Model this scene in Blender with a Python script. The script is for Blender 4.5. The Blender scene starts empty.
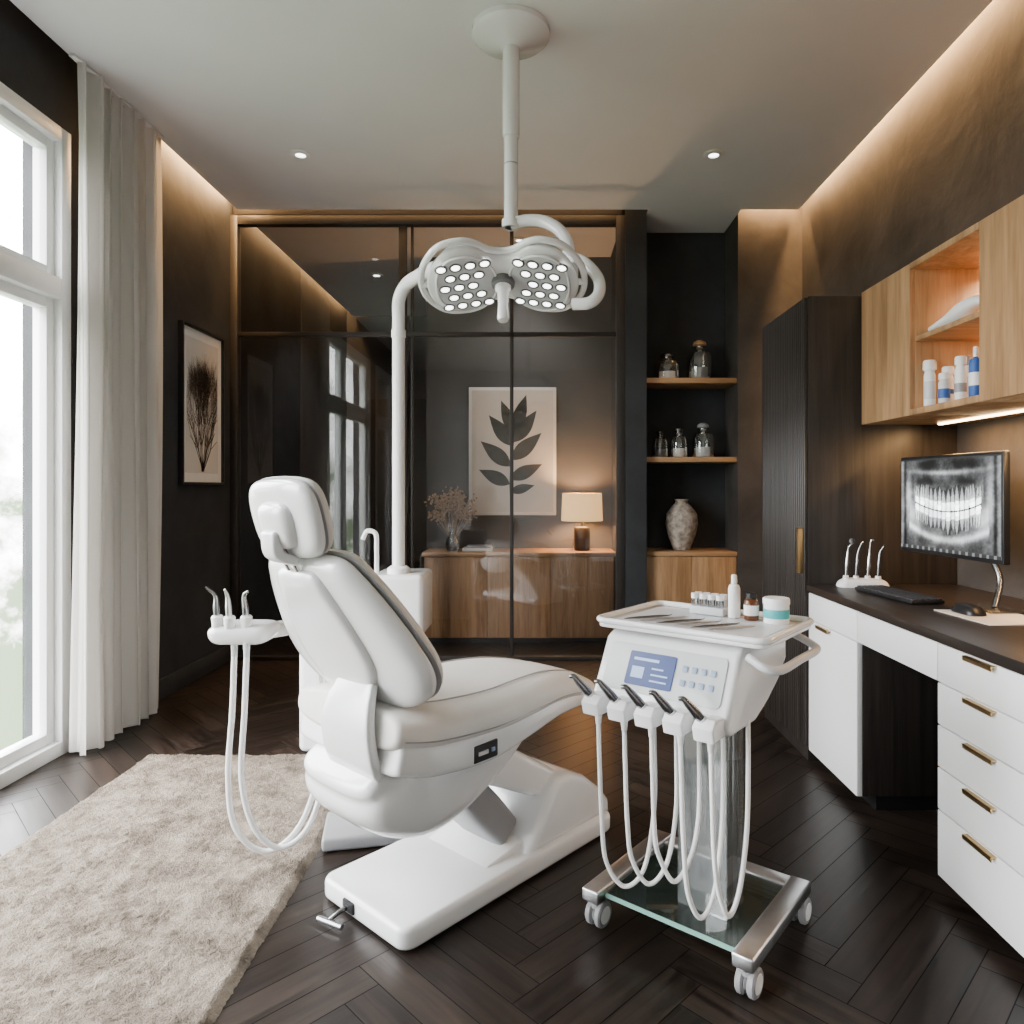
import bpy, bmesh, math, random
import numpy as np
from mathutils import Vector, Matrix
random.seed(4)
S=bpy.context.scene
COL=S.collection
# ------------------------------------------------------------------ materials
def new_mat(name):
    m=bpy.data.materials.new(name); m.use_nodes=True
    nt=m.node_tree; b=nt.nodes['Principled BSDF']
    return m,nt,b
def setc(b,c): b.inputs['Base Color'].default_value=(*c,1)
def mat(name,c,rough=.5,metal=0,coat=0,noise=.0,nscale=20,bump=0,bscale=60,emis=None,estr=0,trans=0,ior=1.45,sss=0):
    m,nt,b=new_mat(name)
    setc(b,c); b.inputs['Roughness'].default_value=rough; b.inputs['Metallic'].default_value=metal
    b.inputs['Coat Weight'].default_value=coat; b.inputs['Coat Roughness'].default_value=.08
    b.inputs['Transmission Weight'].default_value=trans; b.inputs['IOR'].default_value=ior
    if emis: b.inputs['Emission Color'].default_value=(*emis,1); b.inputs['Emission Strength'].default_value=estr
    tc=nt.nodes.new('ShaderNodeTexCoord')
    if noise>0:
        n=nt.nodes.new('ShaderNodeTexNoise'); n.inputs['Scale'].default_value=nscale; n.inputs['Detail'].default_value=5
        nt.links.new(tc.outputs['Object'],n.inputs['Vector'])
        r=nt.nodes.new('ShaderNodeValToRGB')
        r.color_ramp.elements[0].position=.3; r.color_ramp.elements[1].position=.7
        r.color_ramp.elements[0].color=(*[max(0,x*(1-noise)) for x in c],1)
        r.color_ramp.elements[1].color=(*[min(1,x*(1+noise)) for x in c],1)
        nt.links.new(n.outputs['Fac'],r.inputs['Fac']); nt.links.new(r.outputs['Color'],b.inputs['Base Color'])
    if bump>0:
        n2=nt.nodes.new('ShaderNodeTexNoise'); n2.inputs['Scale'].default_value=bscale; n2.inputs['Detail'].default_value=6
        nt.links.new(tc.outputs['Object'],n2.inputs['Vector'])
        bp=nt.nodes.new('ShaderNodeBump'); bp.inputs['Strength'].default_value=bump; bp.inputs['Distance'].default_value=.01
        nt.links.new(n2.outputs['Fac'],bp.inputs['Height']); nt.links.new(bp.outputs['Normal'],b.inputs['Normal'])
    return m
def wood(name,c1,c2,scale=(22,22,1.6),rough=.45,coat=0,bump=.12):
    m,nt,b=new_mat(name)
    tc=nt.nodes.new('ShaderNodeTexCoord'); mp=nt.nodes.new('ShaderNodeMapping'); mp.inputs['Scale'].default_value=scale
    nt.links.new(tc.outputs['Object'],mp.inputs['Vector'])
    n=nt.nodes.new('ShaderNodeTexNoise'); n.inputs['Scale'].default_value=1; n.inputs['Detail'].default_value=8; n.inputs['Distortion'].default_value=.6
    nt.links.new(mp.outputs[0],n.inputs['Vector'])
    n3=nt.nodes.new('ShaderNodeTexNoise'); n3.inputs['Scale'].default_value=5; n3.inputs['Detail'].default_value=4
    nt.links.new(mp.outputs[0],n3.inputs['Vector'])
    mx=nt.nodes.new('ShaderNodeMath'); mx.operation='MULTIPLY_ADD'; mx.inputs[1].default_value=.3; 
    nt.links.new(n3.outputs['Fac'],mx.inputs[0]); 
    m2=nt.nodes.new('ShaderNodeMath'); m2.operation='MULTIPLY'; m2.inputs[1].default_value=.7
    nt.links.new(n.outputs['Fac'],m2.inputs[0]); nt.links.new(m2.outputs[0],mx.inputs[2])
    r=nt.nodes.new('ShaderNodeValToRGB'); r.color_ramp.elements[0].position=.36; r.color_ramp.elements[1].position=.62
    r.color_ramp.elements[0].color=(*c1,1); r.color_ramp.elements[1].color=(*c2,1)
    nt.links.new(mx.outputs[0],r.inputs['Fac']); nt.links.new(r.outputs['Color'],b.inputs['Base Color'])
    b.inputs['Roughness'].default_value=rough; b.inputs['Coat Weight'].default_value=coat
    bp=nt.nodes.new('ShaderNodeBump'); bp.inputs['Strength'].default_value=bump; bp.inputs['Distance'].default_value=.004
    nt.links.new(mx.outputs[0],bp.inputs['Height']); nt.links.new(bp.outputs['Normal'],b.inputs['Normal'])
    return m
def plaster(name,c,var=.35,rough=.75):
    m,nt,b=new_mat(name)
    tc=nt.nodes.new('ShaderNodeTexCoord')
    n=nt.nodes.new('ShaderNodeTexNoise'); n.inputs['Scale'].default_value=2.6; n.inputs['Detail'].default_value=9; n.inputs['Roughness'].default_value=.60; n.inputs['Distortion'].default_value=.35
    nt.links.new(tc.outputs['Object'],n.inputs['Vector'])
    r=nt.nodes.new('ShaderNodeValToRGB'); r.color_ramp.elements[0].position=.3; r.color_ramp.elements[1].position=.72
    r.color_ramp.elements[0].color=(*[x*(1-var) for x in c],1); r.color_ramp.elements[1].color=(*[x*(1+var) for x in c],1)
    nt.links.new(n.outputs['Fac'],r.inputs['Fac']); nt.links.new(r.outputs['Color'],b.inputs['Base Color'])
    b.inputs['Roughness'].default_value=rough
    bp=nt.nodes.new('ShaderNodeBump'); bp.inputs['Strength'].default_value=.35; bp.inputs['Distance'].default_value=.018
    nt.links.new(n.outputs['Fac'],bp.inputs['Height']); nt.links.new(bp.outputs['Normal'],b.inputs['Normal'])
    return m
def thin_glass(name,tint,refl,rough=.0,frost=0,fcol=(.8,.85,.85)):
    m=bpy.data.materials.new(name); m.use_nodes=True; nt=m.node_tree; nt.nodes.clear()
    o=nt.nodes.new('ShaderNodeOutputMaterial'); t=nt.nodes.new('ShaderNodeBsdfTransparent'); t.inputs[0].default_value=(*tint,1)
    g=nt.nodes.new('ShaderNodeBsdfGlossy'); g.inputs['Roughness'].default_value=rough
    lw=nt.nodes.new('ShaderNodeFresnel'); lw.inputs['IOR'].default_value=1.5
    ma=nt.nodes.new('ShaderNodeMath'); ma.operation='MULTIPLY_ADD'; ma.inputs[1].default_value=1.0; ma.inputs[2].default_value=refl
    nt.links.new(lw.outputs[0],ma.inputs[0])
    src=t
    if frost:
        d=nt.nodes.new('ShaderNodeBsdfDiffuse'); d.inputs[0].default_value=(*fcol,1)
        m2=nt.nodes.new('ShaderNodeMixShader'); m2.inputs[0].default_value=frost; nt.links.new(t.outputs[0],m2.inputs[1]); nt.links.new(d.outputs[0],m2.inputs[2]); src=m2
    mx=nt.nodes.new('ShaderNodeMixShader'); nt.links.new(ma.outputs[0],mx.inputs[0]); nt.links.new(src.outputs[0],mx.inputs[1]); nt.links.new(g.outputs[0],mx.inputs[2])
    nt.links.new(mx.outputs[0],o.inputs[0]); return m
def emit(name,c,s):
    m=bpy.data.materials.new(name); m.use_nodes=True; nt=m.node_tree; nt.nodes.clear()
    o=nt.nodes.new('ShaderNodeOutputMaterial'); e=nt.nodes.new('ShaderNodeEmission'); e.inputs[0].default_value=(*c,1); e.inputs[1].default_value=s
    nt.links.new(e.outputs[0],o.inputs[0]); return m
def attr_mat(name,attr='Col',emission=0,rough=.5):
    m,nt,b=new_mat(name); a=nt.nodes.new('ShaderNodeAttribute'); a.attribute_name=attr
    b.inputs['Base Color'].default_value=(.01,.01,.01,1); b.inputs['Roughness'].default_value=rough
    if emission: nt.links.new(a.outputs['Color'],b.inputs['Emission Color']); b.inputs['Emission Strength'].default_value=emission
    return m
M={}
M['char']=plaster('charcoal_plaster',(.022,.024,.027),.5)
M['brown']=plaster('brown_plaster',(.050,.043,.038),.5)
M['annexw']=plaster('grey_plaster',(.066,.067,.070),.2)
M['light']=mat('light_plaster',(.76,.76,.76),.8,noise=.05,nscale=4)
M['ceil']=mat('ceiling_paint',(.80,.805,.82),.85,noise=.015,nscale=3)
M['white']=mat('white_plastic',(.84,.845,.85),.20,coat=.6,noise=.01,nscale=5)
M['white2']=mat('white_lacquer',(.85,.85,.85),.38,noise=.01,nscale=3)
M['leather']=mat('cream_upholstery',(.76,.735,.70),.45,noise=.03,nscale=8,bump=.08,bscale=260)
M['seam']=mat('grey_piping',(.36,.36,.37),.5,noise=.05)
M['grey']=mat('grey_plastic',(.26,.26,.27),.4,noise=.03)
M['bezel']=mat('bezel_grey',(.16,.16,.17),.35,noise=.03)
M['lgrey']=mat('light_grey_panel',(.60,.61,.63),.35,noise=.02)
M['black']=mat('black_plastic',(.012,.012,.013),.35,noise=.1)
M['rubber']=mat('dark_rubber',(.04,.04,.045),.6,noise=.1)
M['steel']=mat('brushed_steel',(.66,.66,.67),.28,1,noise=.05,nscale=40)
M['chrome']=mat('chrome',(.75,.75,.76),.12,1,noise=.02)
M['darksteel']=mat('dark_steel',(.27,.27,.28),.25,1,noise=.05)
M['gold']=mat('brushed_brass',(.66,.46,.22),.32,1,noise=.06,nscale=60)
M['bronze']=mat('dark_bronze_frame',(.022,.019,.017),.45,0,noise=.08,nscale=15)
M['oak']=wood('oak_veneer',(.25,.135,.060),(.45,.265,.130))
M['oakh']=wood('oak_veneer_horizontal',(.25,.135,.060),(.45,.265,.130),scale=(1.6,22,22))
M['dark']=wood('dark_walnut',(.010,.0078,.0066),(.030,.024,.0205),scale=(40,40,1.5),rough=.42,bump=.2)
M['darkh']=wood('dark_walnut_counter',(.010,.0074,.0062),(.026,.019,.0155),scale=(30,1.5,30),rough=.38,bump=.1)
M['frame']=mat('white_window_frame',(.82,.83,.83),.35,noise=.01)
M['pglass']=thin_glass('tinted_glass',(.82,.82,.82),.035)
M['wglass']=thin_glass('clear_pane',(.97,.98,.98),.0)
M['jar']=thin_glass('jar_glass',(.86,.87,.86),.10,frost=.03)
M['amber']=mat('amber_glass',(.10,.035,.012),.1,noise=.05)
M['acry']=thin_glass('clear_acrylic',(.92,.95,.95),.14,frost=.12)
M['gglass']=thin_glass('green_glass',(.80,.90,.86),.12,frost=.05,fcol=(.5,.7,.62))
M['gedge']=mat('glass_edge',(.22,.42,.36),.1,noise=.03)
M['shade']=mat('lamp_shade_linen',(.8,.6,.36),.8,noise=.03,nscale=80,emis=(1,.56,.20),estr=1.5)
M['led']=emit('led_white',(1,.98,.95),8)
M['warmstrip']=emit('warm_led_strip',(1,.66,.34),22)
M['teal']=mat('teal_label',(.06,.40,.42),.5,noise=.03)
M['blue']=mat('blue_label',(.03,.10,.35),.5,noise=.03)
M['screenblue']=mat('display_blue',(.01,.03,.12),.3,noise=.02,emis=(.006,.028,.15),estr=1.0)
M['screenlight']=mat('display_light',(.3,.4,.6),.3,noise=.02,emis=(.35,.50,.80),estr=.6)
M['button']=mat('button_blue_grey',(.28,.36,.50),.4,noise=.02)
M['canvas']=mat('art_paper',(.66,.63,.58),.8,noise=.03,nscale=6)
M['leaf']=mat('leaf_ink',(.030,.034,.029),.8,noise=.5,nscale=25)
M['sepia']=mat('sepia_ink',(.12,.085,.06),.8,noise=.4,nscale=30)
M['dry']=mat('dried_flowers',(.42,.31,.22),.9,noise=.3,nscale=60)
M['stone']=mat('stone_vase',(.34,.29,.24),.7,noise=.55,nscale=28,bump=.5,bscale=60)
M['paper']=mat('paper',(.8,.79,.76),.7,noise=.02)
# curtain
m,nt,b=new_mat('sheer_linen'); setc(b,(.76,.74,.71)); b.inputs['Roughness'].default_value=.9
tr=nt.nodes.new('ShaderNodeBsdfTranslucent'); tr.inputs[0].default_value=(.82,.79,.75,1)
wv=nt.nodes.new('ShaderNodeTexNoise'); wv.inputs['Scale'].default_value=350; bp=nt.nodes.new('ShaderNodeBump'); bp.inputs['Strength'].default_value=.15; bp.inputs['Distance'].default_value=.003
nt.links.new(wv.outputs['Fac'],bp.inputs['Height']); nt.links.new(bp.outputs['Normal'],b.inputs['Normal'])
mx=nt.nodes.new('ShaderNodeMixShader'); mx.inputs[0].default_value=.42
nt.links.new(b.outputs[0],mx.inputs[1]); nt.links.new(tr.outputs[0],mx.inputs[2]); nt.links.new(mx.outputs[0],nt.nodes['Material Output'].inputs[0])
M['curtain']=m
# rug
m,nt,b=new_mat('shag_rug'); tc=nt.nodes.new('ShaderNodeTexCoord')
n=nt.nodes.new('ShaderNodeTexNoise'); n.inputs['Scale'].default_value=9; n.inputs['Detail'].default_value=10; n.inputs['Roughness'].default_value=.74
nt.links.new(tc.outputs['Object'],n.inputs['Vector'])
r=nt.nodes.new('ShaderNodeValToRGB'); r.color_ramp.elements[0].position=.38; r.color_ramp.elements[1].position=.64
r.color_ramp.elements[0].color=(.135,.108,.084,1); r.color_ramp.elements[1].color=(.36,.305,.245,1)
nt.links.new(n.outputs['Fac'],r.inputs['Fac']); nt.links.new(r.outputs['Color'],b.inputs['Base Color']); b.inputs['Roughness'].default_value=.95
b.inputs['Specular IOR Level'].default_value=.15
n2=nt.nodes.new('ShaderNodeTexNoise'); n2.inputs['Scale'].default_value=220; n2.inputs['Detail'].default_value=4
nt.links.new(tc.outputs['Object'],n2.inputs['Vector'])
bp=nt.nodes.new('ShaderNodeBump'); bp.inputs['Strength'].default_value=.9; bp.inputs['Distance'].default_value=.010
nt.links.new(n2.outputs['Fac'],bp.inputs['Height']); nt.links.new(bp.outputs['Normal'],b.inputs['Normal'])
M['rug']=m
# floor planks
m,nt,b=new_mat('herringbone_oak'); uv=nt.nodes.new('ShaderNodeUVMap'); uv.uv_map='UVMap'
mp=nt.nodes.new('ShaderNodeMapping'); mp.inputs['Scale'].default_value=(3,34,1); nt.links.new(uv.outputs[0],mp.inputs[0])
n=nt.nodes.new('ShaderNodeTexNoise'); n.inputs['Scale'].default_value=1; n.inputs['Detail'].default_value=8; n.inputs['Distortion'].default_value=.8
nt.links.new(mp.outputs[0],n.inputs['Vector'])
r=nt.nodes.new('ShaderNodeValToRGB'); r.color_ramp.elements[0].position=.3; r.color_ramp.elements[1].position=.75
r.color_ramp.elements[0].color=(.0065,.0045,.0036,1); r.color_ramp.elements[1].color=(.031,.0215,.0165,1)
nt.links.new(n.outputs['Fac'],r.inputs['Fac'])
a=nt.nodes.new('ShaderNodeAttribute'); a.attribute_name='Tint'
mu=nt.nodes.new('ShaderNodeMixRGB'); mu.blend_type='MULTIPLY'; mu.inputs[0].default_value=1
nt.links.new(r.outputs['Color'],mu.inputs[1]); nt.links.new(a.outputs['Color'],mu.inputs[2]); nt.links.new(mu.outputs[0],b.inputs['Base Color'])
rr=nt.nodes.new('ShaderNodeMapRange'); rr.inputs[3].default_value=.24; rr.inputs[4].default_value=.44; nt.links.new(n.outputs['Fac'],rr.inputs[0]); nt.links.new(rr.outputs[0],b.inputs['Roughness'])
b.inputs['Specular IOR Level'].default_value=.36
bp=nt.nodes.new('ShaderNodeBump'); bp.inputs['Strength'].default_value=.2; bp.inputs['Distance'].default_value=.003
nt.links.new(n.outputs['Fac'],bp.inputs['Height']); nt.links.new(bp.outputs['Normal'],b.inputs['Normal'])
M['floor']=m
M['gap']=mat('plank_gap',(.002,.0015,.001),.9,noise=.1)
# ------------------------------------------------------------------ geometry helpers
def empty(name,loc=(0,0,0),rz=0,rx=0,ry=0):
    e=bpy.data.objects.new(name,None); e.empty_display_size=.1; COL.objects.link(e)
    e.location=loc; e.rotation_euler=(rx,ry,rz); return e
def mk(parent,name,verts,faces,mt,smooth=True,ang=38,mats=None,fm=None):
    me=bpy.data.meshes.new(name); me.from_pydata([tuple(v) for v in verts],[],faces); me.update()
    bm=bmesh.new(); bm.from_mesh(me); bmesh.ops.recalc_face_normals(bm,faces=bm.faces); bm.to_mesh(me); bm.free()
    return fin(parent,name,me,mt,smooth,ang)
def fin(parent,name,me,mt,smooth=True,ang=38):
    if smooth:
        me.shade_smooth()
        try: me.set_sharp_from_angle(angle=math.radians(ang))
        except Exception: pass
    me.materials.append(M[mt] if isinstance(mt,str) else mt)
    o=bpy.data.objects.new(name,me); COL.objects.link(o)
    if parent: o.parent=parent
    return o
def add_box(bm,c,s,bev=0,seg=2,rot=None):
    r=bmesh.ops.create_cube(bm,size=1); vs=r['verts']
    for v in vs: v.co=Vector((v.co.x*s[0],v.co.y*s[1],v.co.z*s[2]))
    if bev>0:
        es=list({e for v in vs for e in v.link_edges})
        rr=bmesh.ops.bevel(bm,geom=es,offset=bev,segments=seg,affect='EDGES',profile=.5)
        vs=list({v for f in rr['faces'] for v in f.verts}|{v for v in vs if v.is_valid})
        seen=set(vs); st=list(vs)
        while st:
            v=st.pop()
            for e in v.link_edges:
                w=e.other_vert(v)
                if w not in seen: seen.add(w); st.append(w)
        vs=list(seen)
    for v in vs:
        p=v.co
        if rot is not None: p=rot@p
        v.co=p+Vector(c)
def box(parent,name,c,s,mt,bev=0.003,seg=2,rot=None):
    bm=bmesh.new(); add_box(bm,c,s,bev,seg,rot); me=bpy.data.meshes.new(name); bm.to_mesh(me); bm.free()
    return fin(parent,name,me,mt)
def boxes(parent,name,L,mt,bev=0.0,seg=2):
    bm=bmesh.new()
    for (c,s) in L: add_box(bm,c,s,bev,seg)
    me=bpy.data.meshes.new(name); bm.to_mesh(me); bm.free()
    return fin(parent,name,me,mt)
def bb(x0,x1,y0,y1,z0,z1): return (((x0+x1)/2,(y0+y1)/2,(z0+z1)/2),(x1-x0,y1-y0,z1-z0))
def frame_of(d):
    d=Vector(d).normalized(); up=Vector((0,0,1)) if abs(d.z)<.95 else Vector((1,0,0))
    x=d.cross(up).normalized(); y=x.cross(d).normalized(); return x,y,d
def cyl(parent,name,p0,p1,r,mt,r2=None,seg=28,bev=None):
    p0=Vector(p0);p1=Vector(p1); r2=r if r2 is None else r2
    L=(p1-p0).length; bev=min(r,r2,L)*.12 if bev is None else bev
    x,y,d=frame_of(p1-p0)
    prof=[(0,0),(max(r-bev,0),0),(r,bev),(r2,L-bev),(max(r2-bev,0),L),(0,L)]
    return sweep_prof(parent,name,prof,p0,x,y,d,mt,seg)
def sweep_prof(parent,name,prof,o,x,y,d,mt,seg=32):
    vs=[];fs=[];n=len(prof)
    for i in range(seg):
        a=2*math.pi*i/seg
        for (r,h) in prof: vs.append(Vector(o)+x*(r*math.cos(a))+y*(r*math.sin(a))+d*h)
    for i in range(seg):
        j=(i+1)%seg
        for k in range(n-1): fs.append((i*n+k,j*n+k,j*n+k+1,i*n+k+1))
    me=bpy.data.meshes.new(name); me.from_pydata([tuple(v) for v in vs],[],fs)
    bm=bmesh.new(); bm.from_mesh(me); bmesh.ops.remove_doubles(bm,verts=bm.verts,dist=1e-6)
    bmesh.ops.recalc_face_normals(bm,faces=bm.faces); bm.to_mesh(me); bm.free()
    return fin(parent,name,me,mt,True,40)
def lathe(parent,name,prof,o,mt,seg=32,d=(0,0,1)):
    x,y,dd=frame_of(d); return sweep_prof(parent,name,prof,o,x,y,dd,mt,seg)
def catmull(P,sub=8,closed=False):
    P=[np.array(p,float) for p in P]; n=len(P); out=[]
    rng=range(n) if closed else range(n-1)
    for i in rng:
        p0=P[(i-1)%n] if (closed or i>0) else 2*P[0]-P[1]
        p1=P[i]; p2=P[(i+1)%n]
        p3=P[(i+2)%n] if (closed or i+2<n) else 2*P[-1]-P[-2]
        for k in range(sub):
            t=k/sub
            out.append(.5*((2*p1)+(-p0+p2)*t+(2*p0-5*p1+4*p2-p3)*t*t+(-p0+3*p1-3*p2+p3)*t**3))
    if not closed: out.append(P[-1])
    return out
def tube(parent,name,pts,r,mt,sub=8,seg=12,closed=False,rad=None,smoothpath=True):
    C=catmull(pts,sub,closed) if smoothpath else [np.array(p,float) for p in pts]
    C=[Vector(c) for c in C]; n=len(C)
    R=[r]*n if rad is None else list(np.interp(np.linspace(0,1,n),np.linspace(0,1,len(rad)),rad))
    T=[]
    for i in range(n):
        a=C[(i-1)%n] if (closed or i>0) else C[i]; b_=C[(i+1)%n] if (closed or i<n-1) else C[i]
        T.append((b_-a).normalized())
    x,y,_=frame_of(T[0]); vs=[];fs=[]
    for i in range(n):
        x=(x-T[i]*x.dot(T[i])).normalized(); y=T[i].cross(x)
        for k in range(seg):
            a=2*math.pi*k/seg; vs.append(C[i]+x*(R[i]*math.cos(a))+y*(R[i]*math.sin(a)))
    for i in range(n if closed else n-1):
        j=(i+1)%n
        for k in range(seg):
            l=(k+1)%seg; fs.append((i*seg+k,i*seg+l,j*seg+l,j*seg+k))
    if not closed:
        fs.append(tuple(range(seg))); fs.append(tuple((n-1)*seg+k for k in range(seg)))
    return mk(parent,name,vs,fs,mt,True,50)
def loft(parent,name,secs,mt,n=48,cap=.02,sub=5,e=4.0):
    A=[np.array([s[0],s[1],s[2],s[3],(s[4] if len(s)>4 else e),(s[5] if len(s)>5 else 0)],float) for s in secs]
    A=catmull(A,sub); N=len(A); rows=[]
    def ring(c,t,a,b_,ee):
        nrm=Vector((-t.z,0,t.x)); out=[]
        for k in range(n):
            th=2*math.pi*k/n; cs,sn=math.cos(th),math.sin(th)
            px=a*math.copysign(abs(cs)**(2/ee),cs); pz=b_*math.copysign(abs(sn)**(2/ee),sn)
            out.append(c+Vector((0,px,0))+nrm*pz)
        return out
    cen=[Vector((a[0],a[5],a[1])) for a in A]; T=[]
    for i in range(N):
        t=cen[min(i+1,N-1)]-cen[max(i-1,0)]; t.y=0; T.append(t.normalized())
    K=5
    for k in range(K,0,-1):
        ph=math.pi/2*k/K; rr=cap*(1-math.cos(ph)); c=cen[0]-T[0]*cap*math.sin(ph)
        rows.append(ring(c,T[0],max(A[0][2]-rr,.001),max(A[0][3]-rr,.001),A[0][4]))
    for i in range(N): rows.append(ring(cen[i],T[i],A[i][2],A[i][3],A[i][4]))
    for k in range(1,K+1):
        ph=math.pi/2*k/K; rr=cap*(1-math.cos(ph)); c=cen[-1]+T[-1]*cap*math.sin(ph)
        rows.append(ring(c,T[-1],max(A[-1][2]-rr,.001),max(A[-1][3]-rr,.001),A[-1][4]))
    vs=[v for r_ in rows for v in r_]; fs=[]
    for i in range(len(rows)-1):
        for k in range(n):
            l=(k+1)%n; fs.append((i*n+k,i*n+l,(i+1)*n+l,(i+1)*n+k))
    fs.append(tuple(range(n))); fs.append(tuple((len(rows)-1)*n+k for k in range(n)))
    return mk(parent,name,vs,fs,mt,True,50)
def pillow(parent,name,outline,tf,tb,mt,o=(0,0,0),ex=(1,0,0),ey=(0,1,0),rings=12,p=6,q=2,sub=6,cen=None,deform=None,smooth_outline=True):
    ex=Vector(ex).normalized(); ey=Vector(ey).normalized(); ez=ex.cross(ey).normalized(); o=Vector(o)
    O=catmull([(a,b_) for a,b_ in outline],sub,True) if smooth_outline else [np.array(a,float) for a in outline]
    n=len(O); c=np.mean(O,axis=0) if cen is None else np.array(cen,float)
    vs=[];fs=[]
    def P(u,v,h):
        if deform: h=h+deform(u,v)
        return o+ex*u+ey*v+ez*h
    vs.append(P(c[0],c[1],tf))
    S_=[math.sin(math.pi/2*k/rings) for k in range(1,rings+1)]
    rows=[]
    for s in S_:
        h=tf*max(0,1-s**p)**(1/q); rows.append((s,h))
    for s in reversed(S_[:-1]):
        h=-tb*max(0,1-s**p)**(1/q); rows.append((s,h))
    for (s,h) in rows:
        for k in range(n):
            pt=c+(O[k]-c)*s; vs.append(P(pt[0],pt[1],h))
    vs.append(P(c[0],c[1],-tb)); last=len(vs)-1
    for k in range(n): fs.append((0,1+k,1+(k+1)%n))
    for i in range(len(rows)-1):
        for k in range(n):
            l=(k+1)%n; fs.append((1+i*n+k,1+i*n+l,1+(i+1)*n+l,1+(i+1)*n+k))
    b0=1+(len(rows)-1)*n
    for k in range(n): fs.append((last,b0+(k+1)%n,b0+k))
    return mk(parent,name,vs,fs,mt,True,55)
def rrect(w,h,r,k=4):
    pts=[]
    for (cx,cy,a0) in ((w/2-r,h/2-r,0),(-w/2+r,h/2-r,90),(-w/2+r,-h/2+r,180),(w/2-r,-h/2+r,270)):
        for i in range(k+1):
            a=math.radians(a0+90*i/k); pts.append((cx+r*math.cos(a),cy+r*math.sin(a)))
    return pts
def prism(parent,name,outline,t,mt,o=(0,0,0),ex=(1,0,0),ey=(0,1,0),bev=0.004,seg=2):
    ex=Vector(ex).normalized(); ey=Vector(ey).normalized(); ez=ex.cross(ey).normalized(); o=Vector(o)
    bm=bmesh.new(); V0=[bm.verts.new(o+ex*a+ey*b_) for a,b_ in outline]; V1=[bm.verts.new(o+ex*a+ey*b_+ez*t) for a,b_ in outline]
    n=len(outline); f0=bm.faces.new(V0); f1=bm.faces.new(V1)
    for k in range(n): bm.faces.new((V0[k],V0[(k+1)%n],V1[(k+1)%n],V1[k]))
    bmesh.ops.recalc_face_normals(bm,faces=bm.faces)
    if bev>0:
        es=list(set(f0.edges)|set(f1.edges)); bmesh.ops.bevel(bm,geom=es,offset=bev,segments=seg,affect='EDGES',profile=.5)
    me=bpy.data.meshes.new(name); bm.to_mesh(me); bm.free(); return fin(parent,name,me,mt)
def flat(parent,name,polys,mt,o,ex,ey):
    ex=Vector(ex);ey=Vector(ey);o=Vector(o);vs=[];fs=[]
    for p in polys:
        b0=len(vs); vs+= [o+ex*a+ey*b_ for a,b_ in p]; fs.append(tuple(range(b0,b0+len(p))))
    me=bpy.data.meshes.new(name); me.from_pydata([tuple(v) for v in vs],[],fs); return fin(parent,name,me,mt,False)
def arealight(name,loc,size,size_y,power,col,rot,parent=None,spread=180):
    L=bpy.data.lights.new(name,'AREA'); L.shape='RECTANGLE'; L.size=size; L.size_y=size_y; L.energy=power; L.color=col; L.spread=math.radians(spread)
    o=bpy.data.objects.new(name,L); COL.objects.link(o); o.location=loc; o.rotation_euler=rot
    if parent: o.parent=parent
    return o
WARM=(1,.56,.23)
XL,XR,YB,ZC=-2.07,1.76,4.70,2.98
# ------------------------------------------------------------------ floor
def make_floor():
    w=.088; nn=6; L=w*nn; bm=bmesh.new(); uvl=bm.loops.layers.uv.new('UVMap'); cl=bm.loops.layers.float_color.new('Tint')
    c45=math.cos(math.radians(45)); x0,x1,y0,y1=XL-.02,XR+.02,-1.6,7.5
    def tr(a,b_): return Vector(((a-b_)*c45,(a+b_)*c45+1.0,0))
    rg=85; g=.0013
    for i in range(-rg,rg):
        for j in range(-rg,rg):
            d=(i-j)%(2*nn)
            if d==0: r=(i*w,j*w,L,w,0)
            elif d==2*nn-1: r=(i*w,j*w,w,L,1)
            else: continue
            a,b_,la,lb,o=r; c=tr(a+la/2,b_+lb/2)
            if c.x<x0-.5 or c.x>x1+.5 or c.y<y0-.5 or c.y>y1+.5: continue
            P=[(a+g,b_+g),(a+la-g,b_+g),(a+la-g,b_+lb-g),(a+g,b_+lb-g)]
            vs=[bm.verts.new(tr(*p)) for p in P]; f=bm.faces.new(vs)
            ru,rv=random.random()*20,random.random()*20; t=random.uniform(.6,1.4)*(1.15 if o else .9); t2=t*random.uniform(.95,1.03)
            for l,p in zip(f.loops,P):
                q=(p[0]-a,p[1]-b_) if o==0 else (p[1]-b_,p[0]-a)
                l[uvl].uv=(q[0]+ru,q[1]+rv); l[cl]=(t,t2,t2*.98,1)
    for co,no in (((x0,0,0),(-1,0,0)),((x1,0,0),(1,0,0)),((0,y0,0),(0,-1,0)),((0,y1,0),(0,1,0))):
        bmesh.ops.bisect_plane(bm,geom=bm.verts[:]+bm.edges[:]+bm.faces[:],plane_co=co,plane_no=no,clear_outer=True)
    me=bpy.data.meshes.new('floor'); bm.to_mesh(me); bm.free()
    o=fin(None,'floor',me,'floor',False)
    box(o,'subfloor',((x0+x1)/2,(y0+y1)/2,-.0315),(x1-x0,y1-y0,.06),'gap',0)
make_floor()
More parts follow.
